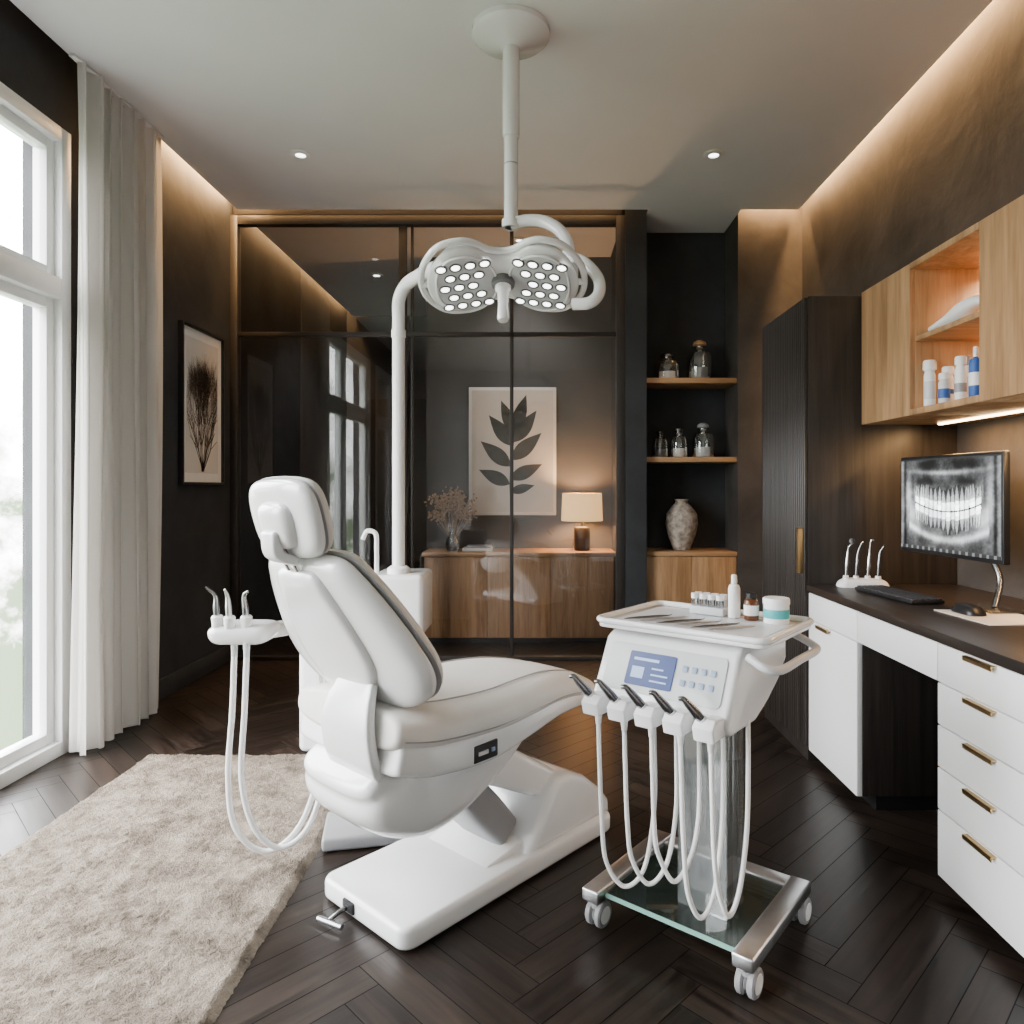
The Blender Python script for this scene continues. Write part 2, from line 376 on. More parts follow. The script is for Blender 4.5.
# ------------------------------------------------------------------ room shell
boxes(None,'wall_left',[bb(XL-.2,XL,-1.6,-1.4,0,3.15),bb(XL-.2,XL,-1.4,3.07,2.70,3.15),bb(XL-.2,XL,.60,.90,0,2.7),
    bb(XL-.2,XL,3.07,7.6,0,3.15)],'char')
boxes(None,'wall_right',[bb(XR,XR+.15,-1.6,5.1,0,3.15)],'brown')
boxes(None,'wall_right_return',[bb(1.33,XR,YB,5.1,0,3.15)],'brown')
boxes(None,'wall_alcove',[bb(.57,.71,4.66,5.65,0,3.15),bb(.71,1.33,5.03,5.1,0,3.15)],'char')
boxes(None,'wall_annex_back',[bb(-.9,.57,5.55,5.65,0,3.15),bb(-.9,-.8,5.65,7.5,0,3.15),bb(XL,-.8,7.5,7.6,0,3.15)],'annexw')
boxes(None,'wall_front',[bb(XL-.2,XR+.15,-1.7,-1.6,0,3.15)],'light')
boxes(None,'ceiling',[bb(-1.99,1.70,-1.55,4.60,ZC,ZC+.03),bb(.72,1.32,4.6,5.02,ZC,ZC+.03),bb(-1.99,.56,4.80,7.45,ZC,ZC+.03),bb(XL-.2,XR+.15,-1.7,7.6,3.15,3.2)],'ceil')
boxes(None,'baseboard_left',[bb(XL,XL+.015,3.09,4.66,0,.11)],'char',.003)
boxes(None,'baseboard_annex',[bb(-.9,.56,5.535,5.55,0,.1)],'char',.003)
# windows
def window(name,y0,y1,z0,z1,trz):
    e=empty(name,(0,0,0)); f=.06; X0,X1=XL-.11,XL+.015
    L=[bb(X0,X1,y0,y0+f,z0,z1),bb(X0,X1,y1-f,y1,z0,z1),bb(X0,X1,y0+f,y1-f,z1-f,z1),bb(X0,X1,y0+f,y1-f,z0,z0+f)]
    if trz: L.append(bb(X0,X1,y0+f,y1-f,trz,trz+.09))
    boxes(e,'outer_frame',L,'frame',.004)
    ym=(y0+y1)/2; s=.045; xs0,xs1=XL-.08,XL-.02; L=[]
    zz=[(z0+f,trz),(trz+.09,z1-f)] if trz else [(z0+f,z1-f)]
    yy=[(y0+f,ym-.02),(ym+.02,y1-f)] if y1-y0>1.3 else [(y0+f,y1-f)]
    if len(yy)==2: L.append(bb(X0+.01,X1-.005,ym-.02,ym+.02,z0+f,z1-f))
    for a,b_ in yy:
        for c,d in zz: L+=[bb(xs0,xs1,a,a+s,c,d),bb(xs0,xs1,b_-s,b_,c,d),bb(xs0,xs1,a+s,b_-s,c,c+s),bb(xs0,xs1,a+s,b_-s,d-s,d)]
    boxes(e,'sashes',L,'frame',.003)
    P=XL-.05; vs=[(P,y0+f,z0+f),(P,y1-f,z0+f),(P,y1-f,z1-f),(P,y0+f,z1-f)]
    mk(e,'pane',vs,[(0,1,2,3)],'wglass',False)
    box(e,'sill',(XL-.16,(y0+y1)/2,z0+.01),(.1,y1-y0,.02),'frame',.003)
    po=arealight(name+'_portal',(XL-.19,(y0+y1)/2,(z0+z1)/2),z1-z0,y1-y0,1,(1,1,1),(0,math.radians(-90),0),e)
    po.data.cycles.is_portal=True
window('window_1',.90,3.07,0,2.70,1.96)
window('fill_window',-1.4,.60,0,2.70,1.96)  # unseen window added behind the camera for fill light
# curtains
def curtain(name,y0,y1,x,z1,folds,amp):
    e=empty(name); NU=folds*16; NV=24; vs=[];fs=[]
    for i in range(NU+1):
        t=i/NU; k=t*folds
        for j in range(NV+1):
            s=j/NV; A=amp*(.70+.30*s)*(1+.3*math.sin(k*1.7))
            yy=y0+(y1-y0)*(t)+.014*math.sin(2*math.pi*k*2+1)+.012*math.sin(3*s+k)
            xx=x+A*math.sin(2*math.pi*k+.5*math.sin(k*2.3)+.35*math.sin(3*s+k))+.2*A*math.sin(4*math.pi*k+2*s)
            vs.append((xx,yy,z1*(1-s)+.012*s))
    for i in range(NU):
        for j in range(NV): a=i*(NV+1)+j; fs.append((a,a+1,a+NV+2,a+NV+1))
    mk(e,'drape',vs,fs,'curtain',True,180)
    box(e,'track',(x,(y0+y1)/2,z1+.006),(.025,y1-y0+.05,.012),'frame',.002)
curtain('curtain',2.96,3.61,-1.965,2.962,7,.042)
# coves
arealight('cove_light_left',(-2.032,4.24,3.10),.03,.82,28,WARM,(0,math.radians(14),0))
arealight('cove_light_right',(1.73,1.95,3.10),.03,5.2,130,WARM,(0,math.radians(-14),0))
arealight('cove_light_back',(-.7,4.64,3.10),2.5,.03,15,WARM,(math.radians(10),0,0))
arealight('cove_light_return',(1.53,4.65,3.10),.36,.03,9,WARM,(math.radians(14),0,0))
arealight('cove_light_annex',(-2.032,6.2,3.10),.03,2.5,16,WARM,(0,math.radians(14),0))
# downlights
def downlight(x,y,en):
    e=empty('recessed_downlight',(x,y,ZC))
    lathe(e,'trim_ring',[(.028,-.012),(.030,-.001),(.052,-.001),(.055,-.004),(.052,-.009),(.030,-.013),(.028,-.012)],(0,0,0),'white2')
    lathe(e,'lens',[(0,-.006),(.028,-.006)],(0,0,0),'led')
    L=bpy.data.lights.new('downlight_beam','SPOT'); L.energy=en; L.color=(1,.92,.85); L.spot_size=math.radians(110); L.spot_blend=.8; L.shadow_soft_size=.03
    o=bpy.data.objects.new('downlight_beam',L); COL.objects.link(o); o.parent=e; o.location=(0,0,-.03)
downlight(-1.31,3.83,12); downlight(.95,3.83,16); downlight(-.15,5.15,50); downlight(-1.4,6.0,45)  # last two, in the annex, are added to lift its ambient light
# ------------------------------------------------------------------ glass partition
e=empty('glass_partition')
L=[bb(XL,XL+.05,4.67,4.73,0,2.97),bb(.51,.57,4.67,4.73,0,2.97),bb(XL+.05,.51,4.67,4.73,2.91,2.97),bb(XL+.05,.51,4.67,4.73,0,.025),
   bb(-.945,-.895,4.68,4.72,.025,2.91),bb(-.202,-.178,4.685,4.715,.025,2.91),bb(-.865,-.85,4.685,4.715,.025,2.91),
   bb(-2.02,.51,4.685,4.715,2.165,2.195)]
boxes(e,'frame',L,'bronze',.002)
mk(e,'panes',[(-2.02,4.7,.02),(.51,4.7,.02),(.51,4.7,2.91),(-2.02,4.7,2.91)],[(0,1,2,3)],'pglass',False)
box(e,'upper_track',(-.75,4.70,3.06),(2.6,.05,.17),'bronze',.002)
cyl(e,'pull_handle',(-.885,4.665,.98),(-.885,4.665,1.16),.008,'bronze')
# annex door at far end
e=empty('door_1',(-1.45,7.498,0))
boxes(e,'panel',[bb(-.42,.42,-.03,0,0,2.1)],'dark',.004)
tube(e,'lever',[(.33,-.03,1.0),(.33,-.07,1.0),(.22,-.07,1.0)],.009,'gold',4)
# ------------------------------------------------------------------ sideboard + decor (annex)
e=empty('sideboard',(-.155,5.34,0))
boxes(e,'carcass',[bb(-.70,.70,-.16,.18,.04,.645),],'oak',.002)
boxes(e,'top',[bb(-.715,.715,-.195,.19,.645,.675)],'oakh',.003)
boxes(e,'plinth',[bb(-.68,.68,-.14,.17,0,.04)],'black')
boxes(e,'doors',[bb(-.698+i*.4665,-.698+i*.4665+.463,-.18,-.16,.05,.64) for i in range(3)],'oak',.002)
e=empty('table_lamp',(.32,5.33,.676))
lathe(e,'base',[(0,0),(.055,0),(.06,.008),(.06,.16),(.056,.175),(.03,.18),(.012,.185),(.012,.24),(0,.24)],(0,0,0),'bronze')
lathe(e,'shade',[(.150,.225),(.158,.225),(.150,.435),(.142,.435),(.150,.225)],(0,0,0),'shade')
L=bpy.data.lights.new('lamp_bulb','POINT'); L.energy=38; L.color=(1,.56,.25); L.shadow_soft_size=.05
o=bpy.data.objects.new('lamp_bulb',L); COL.objects.link(o); o.parent=e; o.location=(0,0,.33)
e=empty('framed_botanical_print',(-.217,5.545,1.44))
box(e,'frame',(0,-.012,0),(.69,.024,1.01),'paper',.004)
box(e,'sheet',(0,-.0255,0),(.64,.003,.96),'canvas',0)
def leafpoly(bx,by,ang,l,w,n=10):
    P=[];ca,sa=math.cos(ang),math.sin(ang)
    for i in range(n+1):
        t=i/n; P.append((t*l,w*math.sin(math.pi*t**.85)*(1-.25*t)))
    for i in range(n-1,0,-1):
        t=i/n; P.append((t*l,-w*math.sin(math.pi*t**.85)*(1-.25*t)))
    return [(bx+a*ca-b_*sa,by+a*sa+b_*ca) for a,b_ in P]
pl=[]
for i,(t,a,l,w) in enumerate([(-.26,155,.27,.06),(-.22,25,.28,.06),(-.12,140,.31,.066),(-.07,42,.32,.066),(.04,128,.31,.064),(.07,54,.31,.064),(.14,112,.28,.055),(.16,72,.30,.058),(-.32,15,.20,.042)]):
    pl.append(leafpoly(.02*math.sin(t*6),t,math.radians(a),l,w))
for i in range(12):
    t0=-.45+i*.055; pl.append([(.02*math.sin(t0*6)-.004,t0),(.02*math.sin(t0*6)+.004,t0),(.02*math.sin((t0+.056)*6)+.004,t0+.056),(.02*math.sin((t0+.056)*6)-.004,t0+.056)])
flat(e,'botanical_ink',pl,'leaf',(.0,-.028,0),(1,0,0),(0,0,1))
e=empty('dried_flower_vase',(-.665,5.33,.676))
lathe(e,'vase',[(0,0),(.04,0),(.055,.03),(.055,.07),(.03,.12),(.022,.16),(.03,.18),(.026,.18),(.018,.16),(.026,.12),(.05,.07),(.05,.03),(0,.006)],(0,0,0),'jar')
bm=bmesh.new()
for i in range(60):
    a=random.uniform(0,6.28); rr=random.uniform(.02,.17); h=random.uniform(.28,.46)-rr*.3
    p1=Vector((0,0,.06)); p2=Vector((rr*math.cos(a),rr*.7*math.sin(a),h)); d=p2-p1
    x,y,_=frame_of(d)
    V=[bm.verts.new(p+q) for p in (p1,p2) for q in (x*.0018,y*.0018,-x*.0018)]
    for k in range(3): bm.faces.new((V[k],V[(k+1)%3],V[3+(k+1)%3],V[3+k]))
    for k in range(9):
        c=p2+Vector((random.gauss(0,.018),random.gauss(0,.018),random.gauss(0,.022)))
        bmesh.ops.create_icosphere(bm,subdivisions=1,radius=random.uniform(.006,.012),matrix=Matrix.Translation(c))
me=bpy.data.meshes.new('sprigs'); bm.to_mesh(me); bm.free(); fin(e,'sprigs',me,'dry')
e=empty('stacked_books',(-.47,5.30,.676))
box(e,'lower_book',(0,0,.012),(.22,.15,.024),'paper',.003); box(e,'upper_book',(.01,0,.033),(.18,.13,.018),'grey',.003)
# ------------------------------------------------------------------ left wall framed art
e=empty('framed_plant_picture',(XL+.001,4.265,1.64))
boxes(e,'frame',[bb(0,.03,-.265,-.250,-.47,.47),bb(0,.03,.250,.265,-.47,.47),bb(0,.03,-.25,.25,.455,.47),bb(0,.03,-.25,.25,-.47,-.455)],'black',.002)
boxes(e,'mat_board',[bb(0,.012,-.25,.25,-.455,.455)],'paper')
boxes(e,'print',[bb(.012,.0135,-.205,.205,-.40,.40)],'canvas')
pl=[]
def branch(x,y,a,l,w,dep):
    x1=x+l*math.cos(a); y1=y+l*math.sin(a)
    if abs(x1)>.195 or y1>.38: return
    nx,ny=-math.sin(a)*w,math.cos(a)*w
    pl.append([(x+nx,y+ny),(x-nx,y-ny),(x1-nx*.7,y1-ny*.7),(x1+nx*.7,y1+ny*.7)])
    if dep>0:
        for k in range(random.choice((2,3))): branch(x1,y1,a+random.uniform(-.5,.5),l*random.uniform(.72,.95),w*.70,dep-1)
for i in range(18): branch(random.uniform(-.012,.012),-.39,math.radians(90+random.uniform(-38,38)),.155,.0042,5)
flat(e,'plant_ink',pl,'sepia',(.0145,0,0),(0,1,0),(0,0,1))
# ------------------------------------------------------------------ alcove shelving
e=empty('alcove_shelving')
boxes(e,'shelves',[bb(.71,1.33,4.73,5.03,1.86,1.895),bb(.71,1.33,4.73,5.03,1.325,1.36)],'oakh',.002)
boxes(e,'base_cabinet',[bb(.712,1.328,4.74,5.03,.04,.69)],'oak',.002)
boxes(e,'cabinet_top',[bb(.71,1.33,4.72,5.03,.69,.72)],'oakh',.002)
boxes(e,'cabinet_doors',[bb(.714,1.018,4.722,4.74,.05,.685),bb(1.022,1.326,4.722,4.74,.05,.685)],'oak',.002)
boxes(e,'plinth',[bb(.72,1.32,4.76,5.02,0,.04)],'black')
def jar(x,y,z,r,h,fill='paper',stop='darksteel'):
    e=empty('glass_apothecary_jar',(x,y,z+.001))
    lathe(e,'body',[(0,0),(r*.95,0),(r,r*.1),(r,h*.55),(r*.85,h*.68),(r*.45,h*.74),(r*.42,h*.82),(r*.52,h*.84)],(0,0,0),'jar')
    lathe(e,'contents',[(0,.006),(r*.9,.006),(r*.92,h*.3),(0,h*.3)],(0,0,0),fill)
    lathe(e,'stopper',[(0,h*.8),(r*.33,h*.8),(r*.35,h*.86),(r*.55,h*.88),(r*.5,h*.95),(r*.25,h),(0,h)],(0,0,0),stop)
jar(.885,4.87,1.895,.085,.19,'paper'); jar(1.11,4.87,1.895,.085,.28,'grey','oak')
jar(.835,4.87,1.36,.055,.19,'grey'); jar(.965,4.87,1.36,.06,.21,'paper'); jar(1.135,4.87,1.36,.075,.24,'lgrey','grey')
e=empty('stone_vase',(.985,4.87,.721))
lathe(e,'body',[(0,0),(.055,0),(.06,.01),(.095,.1),(.112,.18),(.105,.25),(.065,.305),(.042,.325),(.045,.345),(.052,.352),(.046,.352),(.036,.34),(.034,.32),(0,.31)],(0,0,0),'stone')
# ------------------------------------------------------------------ tall cabinet
e=empty('tall_cabinet')
boxes(e,'carcass',[bb(1.13,XR-.002,2.95,3.52,.0,1.96)],'dark',.002)
boxes(e,'fluted_doors',[bb(1.115,1.13,2.955+.0226*i,2.955+.0226*i+.019,.06,1.955) for i in range(25)],'dark',.003,1)
boxes(e,'door_handle',[bb(1.095,1.115,2.965,2.995,.79,.98)],'gold',.003)
# ------------------------------------------------------------------ counter / base units
e=empty('counter_unit')
boxes(e,'worktop',[bb(1.12,XR-.002,1.0,2.945,.715,.745)],'darkh',.003)
boxes(e,'carcass',[bb(1.15,XR-.002,2.495,2.945,.05,.715),bb(1.15,XR-.002,1.0,1.99,.05,.715),bb(1.15,XR-.1,1.99,2.495,.605,.715),bb(1.60,XR-.002,1.99,2.495,.0,.605)],'dark',.001)
boxes(e,'plinth',[bb(1.2,XR-.01,2.50,2.94,0,.05),bb(1.2,XR-.01,1.0,1.98,0,.05)],'black')
zs=[.05,.24,.36,.48,.60,.712]; L=[];H=[]
for (a,b_) in ((1.592,1.99),(1.19,1.588)):
    for k in range(5):
        L.append(bb(1.13,1.15,a+.001,b_-.001,zs[k]+.002,zs[k+1]-.002))
        H.append(bb(1.115,1.135,(a+b_)/2-.06,(a+b_)/2+.06,zs[k+1]-.008,zs[k+1]-.004)); H.append(bb(1.115,1.118,(a+b_)/2-.06,(a+b_)/2+.06,zs[k+1]-.017,zs[k+1]-.004))
L.append(bb(1.13,1.15,1.992,2.493,.602,.71)); L.append(bb(1.13,1.15,2.497,2.943,.602,.71)); L.append(bb(1.13,1.15,2.497,2.943,.05,.598))
for a,b_ in ((2.72,2.84),):
    H.append(bb(1.115,1.135,a,b_,.590,.594)); H.append(bb(1.115,1.118,a,b_,.581,.594))
boxes(e,'drawer_fronts',L,'white2',.0015); boxes(e,'handles',H,'gold',.0008,1)
# ------------------------------------------------------------------ wall cabinet
e=empty('wall_cabinet')
ux0,ux1,uz0,uz1=1.35,XR-.002,1.415,1.97
L=[bb(ux0+.02,ux1,2.555,2.94,uz0,uz1),bb(ux0+.02,ux1,1.35,2.155,uz0,uz1),
   bb(ux0,ux1,2.155,2.555,uz0,uz0+.022),bb(ux0,ux1,2.155,2.555,uz1-.022,uz1),bb(ux1-.015,ux1,2.155,2.555,uz0+.022,uz1-.022)]
boxes(e,'carcass',L,'oak',.001)
boxes(e,'inner_shelf',[bb(ux0+.02,ux1-.016,2.157,2.553,1.685,1.703)],'oakh',.001)
boxes(e,'doors',[bb(ux0,ux0+.02,2.557,2.94,uz0,uz1),bb(ux0,ux0+.02,1.757,2.153,uz0,uz1),bb(ux0,ux0+.02,1.352,1.753,uz0,uz1)],'oak',.002)
boxes(e,'under_led_strip',[bb(1.62,1.635,1.4,2.85,uz0-.008,uz0-.001)],'warmstrip')
boxes(e,'shelf_led_strip',[bb(1.725,1.735,2.17,2.54,uz1-.03,uz1-.023),bb(1.725,1.735,2.17,2.54,1.677,1.684)],'warmstrip')
arealight('undercabinet_light',(1.63,2.12,uz0-.012),.03,1.4,16,WARM,(0,0,0),e)
arealight('shelf_light_top',(1.68,2.355,uz1-.035),.03,.34,4,(1,.7,.42),(0,math.radians(-15),0),e)
arealight('shelf_light_mid',(1.68,2.355,1.675),.03,.34,3,(1,.7,.42),(0,math.radians(-15),0),e)
def bottle(name,x,y,z,r,h,body,cap,label=None,neck=.35,l0=.18,l1=.55):
    e=empty(name,(x,y,z+.001))
    lathe(e,'body',[(0,0),(r*.95,0),(r,r*.1),(r,h*.68),(r*.8,h*.76),(r*neck,h*.79),(r*neck,h*.82),(0,h*.82)],(0,0,0),body,24)
    lathe(e,'cap',[(0,h*.8),(r*neck*1.25,h*.8),(r*neck*1.2,h*.97),(r*neck,h),(0,h)],(0,0,0),cap,24)
    if label: lathe(e,'label',[(r*1.01,h*l0),(r*1.02,h*(l0+.02)),(r*1.02,h*(l1-.02)),(r*1.01,h*l1)],(0,0,0),label,24)
    return e
zl=uz0+.022
bottle('white_bottle',1.40,2.515,zl,.019,.17,'white2','white2','lgrey',.95)
bottle('white_bottle',1.44,2.47,zl,.018,.14,'white2','white2','blue',.9,.3,.42)
bottle('white_bottle',1.40,2.425,zl,.018,.11,'lgrey','white2','blue',.8,.2,.5)
bottle('white_bottle',1.45,2.375,zl,.019,.16,'white2','grey','lgrey',.4)
bottle('white_bottle',1.40,2.33,zl,.018,.15,'white2','white2','grey',.8,.2,.4)
bottle('blue_bottle',1.41,2.265,zl,.020,.17,'blue','white2','white2',.3,.25,.5)
e=empty('dental_scanner_wand',(1.42,2.53,1.703),rz=math.radians(-88))
loft(e,'wand',[(0,.022,.016,.010,2.5),(.05,.026,.024,.013,2.5),(.12,.034,.032,.018,2.5),(.18,.048,.034,.024,2.5),(.24,.056,.028,.020,2.5),(.29,.050,.016,.012,2.5)],'white2',24,.012)
box(e,'cradle',(.14,0,.007),(.14,.05,.014),'white2',.005,3)
# ------------------------------------------------------------------ monitor
e=empty('computer_monitor',(1.43,2.465,0),rz=math.radians(-86))
box(e,'housing',(0,.012,1.088),(.555,.024,.36),'black',.005)
NX,NY=260,164; W_,H_=.54,.335
rs=np.random.RandomState(7); NG=[rs.rand(a,b_) for a,b_ in ((9,13),(20,30),(60,90))]; TV=rs.rand(2,2,12)
def nz(g,x,y):
    h,w_=g.shape; fx=(x*.5+.5)*(w_-1.01); fy=(y*.5+.5)*(h-1.01); i=int(fx); j=int(fy); fx-=i; fy-=j
    return (g[j,i]*(1-fx)+g[j,i+1]*fx)*(1-fy)+(g[j+1,i]*(1-fx)+g[j+1,i+1]*fx)*fy
def G(t,w_): return math.exp(-(t/w_)**2)
TE=[0,.095,.175,.265,.355,.45,.56,.66]
def xray(x,y):
    ax=abs(x); yc=-.14+.42*x*x; d=y-yc
    v=.20+.14*(nz(NG[0],x,y)-.5)
    v+=.34*G(ax-.82,.08)*G(y-.15,.55)
    v+=.26*G(ax-.68,.13)*G(y+.25,.30)
    v+=.36*G(d+.60,.08)*(ax<.80)
    v+=.13*G(d+.30,.26)*(ax<.78)+.16*G(d-.22,.22)*(ax<.70)
    v+=.28*G(y-.68-.1*x*x,.05)*G(x,.75)
    v-=.18*G(y-.87,.10)*G(ax-.35,.22)
    v-=.14*G(y-.50,.08)*G(ax-.40,.18)
    v+=.20*G(ax-.97,.07)
    v-=.20*G(ax-.90,.035)
    if ax<.66:
        k=max(i for i in range(len(TE)) if TE[i]<=ax); k=min(k,6); c=(TE[k]+TE[k+1])/2; hw=(TE[k+1]-TE[k])/2
        for si,(sg,ln) in enumerate(((1,.50),(-1,.46))):
            r1=TV[0 if x>0 else 1,si,k]; ln2=ln*(.8+.3*r1)*(.85 if k>4 else 1)
            q=d*sg
            if .014<q<ln2:
                t=(q-.014)/(ln2-.014); f=abs(ax-c+.03*t*(r1-.5))/hw
                cr=.38
                if t<cr: inn=f<.84+.08*math.sin(math.pi*t/cr); b0=.54+.14*G(f,.5)
                else:
                    if k>3: inn=.16<f<.90-(t-cr)*.5 or t<.5 and f<.9
                    else: inn=f<.82*(1-(t-cr)/(1-cr))**.6
                    b0=.28*(1-.45*t)
                if inn: v+=b0+(.25 if (t<.2 and r1>.72) else 0)
                else: v-=.11
        if abs(d)<.015: v-=.40
    v+=.10*(nz(NG[1],x,y)-.5)+.08*(nz(NG[2],x,y)-.5)
    return max(.012,min(1.2,v))
vs=[];fs=[];cols=[]
for j in range(NY+1):
    for i in range(NX+1):
        a=i/NX*2-1; b_=j/NY*2-1
        vs.append((a*W_/2,-.0005,1.09+b_*H_/2))
        g=xray(a,b_)**2.4
        if abs(a)>.985 or b_>.965: g=.01
        if b_<-.93: g=.012 if int((a+1)*24)%3 else .09
        cols+= [g*.95,g*.98,g*1.0,1]
for j in range(NY):
    for i in range(NX): a=j*(NX+1)+i; fs.append((a,a+1,a+NX+2,a+NX+1))
me=bpy.data.meshes.new('screen'); me.from_pydata(vs,[],fs); ca=me.color_attributes.new('Col','FLOAT_COLOR','POINT'); ca.data.foreach_set('color',cols)
M['xr']=attr_mat('xray_display','Col',4.6,.3); fin(e,'screen',me,'xr',False)
tube(e,'stand_arm',[(.10,.03,1.02),(.10,.07,.95),(.13,.10,.85),(.16,.06,.755)],.010,'darksteel',6)
box(e,'stand_foot',(.15,.05,.7515),(.18,.12,.008),'darksteel',.003)
# keyboard, mouse, paper
e=empty('keyboard',(1.33,2.61,.746),rz=math.radians(-84))
box(e,'deck',(0,0,.006),(.36,.125,.012),'black',.004)
boxes(e,'keys',[((-.165+.0236*i,-.045+.0225*j,.0145),(.020,.019,.007)) for i in range(15) for j in range(5)],'rubber',.0015,1)
e=empty('desk_paper',(1.42,2.19,.746),rz=math.radians(4)); box(e,'sheet',(0,0,.0012),(.22,.26,.0024),'canvas',0)
e=empty('computer_mouse',(1.37,2.24,.7495),rz=math.radians(95))
pillow(e,'shell',[(.055,0),(.045,.025),(0,.032),(-.045,.028),(-.057,0),(-.045,-.028),(0,-.032),(.045,-.025)],.032,.0,'black',p=2.5)
# instrument stand on counter
e=empty('instrument_stand',(1.32,2.865,.746),rz=math.radians(-8))
pillow(e,'base',rrect(.2,.08,.03),.035,0,'white2',p=5,smooth_outline=False)
for i,x in enumerate((-.065,-.025,.02,.06)):
    tube(e,'instrument_%d'%i,[(x,0,.03),(x+.004,0,.09),(x+.008,0,.14),(x+.012+.008*(i%2),-.005,.165+.012*(i%3)),(x+.022,-.01,.175+.008*(i%3))],.005,'chrome' if i%2==0 else 'darksteel',6,10,rad=[.006,.008,.005,.0035,.0025])
    lathe(e,'socket_%d'%i,[(0,.02),(.013,.02),(.011,.045),(0,.045)],(x,0,0),'white2',16)
lathe(e,'mirror_disc',[(0,0),(.013,0),(.013,.004),(0,.004)],(-.042,0,.185),'chrome',20,d=(.3,-.9,.2))
# ------------------------------------------------------------------ rug
def rug():
    e=empty('shag_rug'); x0,x1,y0,y1=-1.675,-.70,.55,2.99; st=.0075
    nx=int((x1-x0)/st); ny=int((y1-y0)/st); rs=np.random.RandomState(3)
    def sm(n1,n2,k):
        g=rs.rand(n1//k+3,n2//k+3); yi=np.linspace(0,g.shape[0]-1.01,n1); xi=np.linspace(0,g.shape[1]-1.01,n2)
        y0_=yi.astype(int); x0_=xi.astype(int); fy=(yi-y0_)[:,None]; fx=(xi-x0_)[None,:]
        return g[y0_][:,x0_]*(1-fy)*(1-fx)+g[y0_+1][:,x0_]*fy*(1-fx)+g[y0_][:,x0_+1]*(1-fy)*fx+g[y0_+1][:,x0_+1]*fy*fx
    H=.009+.006*sm(nx+1,ny+1,12)+.005*sm(nx+1,ny+1,5)+.007*rs.rand(nx+1,ny+1)
    X=np.linspace(x0,x1,nx+1)[:,None]+rs.randn(nx+1,ny+1)*.0014; Y=np.linspace(y0,y1,ny+1)[None,:]+rs.randn(nx+1,ny+1)*.0014
    ex=np.minimum(np.arange(nx+1),nx-np.arange(nx+1))[:,None]; ey=np.minimum(np.arange(ny+1),ny-np.arange(ny+1))[None,:]
    E=np.clip(np.minimum(ex,ey)/3,0,1); H=H*E+.001
    vs=np.stack([X,Y,H],-1).reshape(-1,3); I=np.arange(nx*(ny+1)).reshape(nx,ny+1)[:,:-1].ravel()
    fs=np.stack([I,I+ny+1,I+ny+2,I+1],-1)
    me=bpy.data.meshes.new('pile'); me.from_pydata(vs.tolist(),[],fs.tolist()); fin(e,'pile',me,'rug',True,180)
rug()
# ------------------------------------------------------------------ dental chair
e=empty('dental_chair',(-.445,1.87,0),rz=math.radians(48)); C=e
prism(e,'base_plate',[(a+.39,b_) for a,b_ in rrect(.87,.39,.04,6)],.060,'white',(0,0,.004),bev=.016,seg=4)
prism(e,'base_gasket',[(a+.40,b_) for a,b_ in rrect(.80,.34,.05,6)],.006,'rubber',(0,0,0),bev=0)
hp=[(.40,.05),(.43,.075),(.50,.17),(.535,.22),(.57,.245),(.63,.245),(.70,.215),(.79,.145),(.83,.10),(.835,.05)]
prism(e,'base_housing',hp,.345,'white',(0,.1725,0),(1,0,0),(0,0,1),bev=.026,seg=5)
hp2=[(.26,.05),(.30,.068),(.42,.085),(.50,.10),(.50,.05)]
prism(e,'base_ramp',hp2,.27,'white',(0,.135,0),(1,0,0),(0,0,1),bev=.008,seg=3)
loft(e,'lift_arm',[(.62,.19,.125,.045,6),(.50,.255,.13,.055,6),(.38,.32,.13,.06,6),(.28,.35,.11,.05,6)],'white',40,.02)
loft(e,'lift_bellows',[(.42,.11,.10,.05,6),(.34,.20,.10,.055,6),(.26,.29,.10,.05,6)],'grey',32,.01)
loft(e,'seat_undershell',[(-.085,.42,.165,.055,3.2),(-.045,.385,.195,.10,3.4),(.04,.365,.21,.115,3.8),(.16,.372,.205,.105,3.8),(.32,.405,.18,.075,3.6),(.48,.440,.14,.035,3)],'white',56,.03)
loft(e,'seat_side_shell',[(-.07,.500,.232,.048,6),(.02,.482,.252,.052,6),(.2,.470,.255,.052,6),(.38,.478,.232,.044,6),(.54,.476,.195,.036,5),(.67,.462,.160,.030,5),(.77,.440,.132,.024,4)],'white',56,.015)
loft(e,'seat_piping',[(-.07,.546,.240,.0035,4),(.02,.532,.262,.0035,4),(.2,.520,.264,.0035,4),(.38,.520,.241,.0035,4),(.54,.511,.204,.0035,4),(.67,.491,.169,.0035,4),(.775,.463,.142,.0035,4)],'seam',56,.004)
loft(e,'seat_cushion',[(-.075,.560,.236,.054,3.0),(0,.548,.256,.060,3.0),(.1,.540,.262,.060,3.0),(.25,.533,.260,.058,3.0),(.4,.534,.238,.058,3.0),(.52,.530,.209,.055,3.0),(.63,.514,.180,.050,3.0),(.72,.492,.158,.044,2.8),(.78,.473,.140,.036,2.8)],'leather',64,.018)
box(e,'control_panel',(.17,-.253,.464),(.085,.012,.046),'black',.004)
box(e,'control_buttons',(.158,-.260,.464),(.034,.004,.010),'lgrey',.001)
box(e,'control_led',(.193,-.260,.464),(.012,.004,.010),'button',.001)
for s in (-1,1):
    tube(e,'seat_stitch_%s'%('a' if s<0 else 'b'),[(.02,s*.165,.6055),(.1,s*.172,.5975),(.25,s*.170,.5885),(.4,s*.155,.5895),(.52,s*.135,.5825),(.63,s*.115,.5620),(.70,s*.100,.5420)],.0022,'seam',5,6)
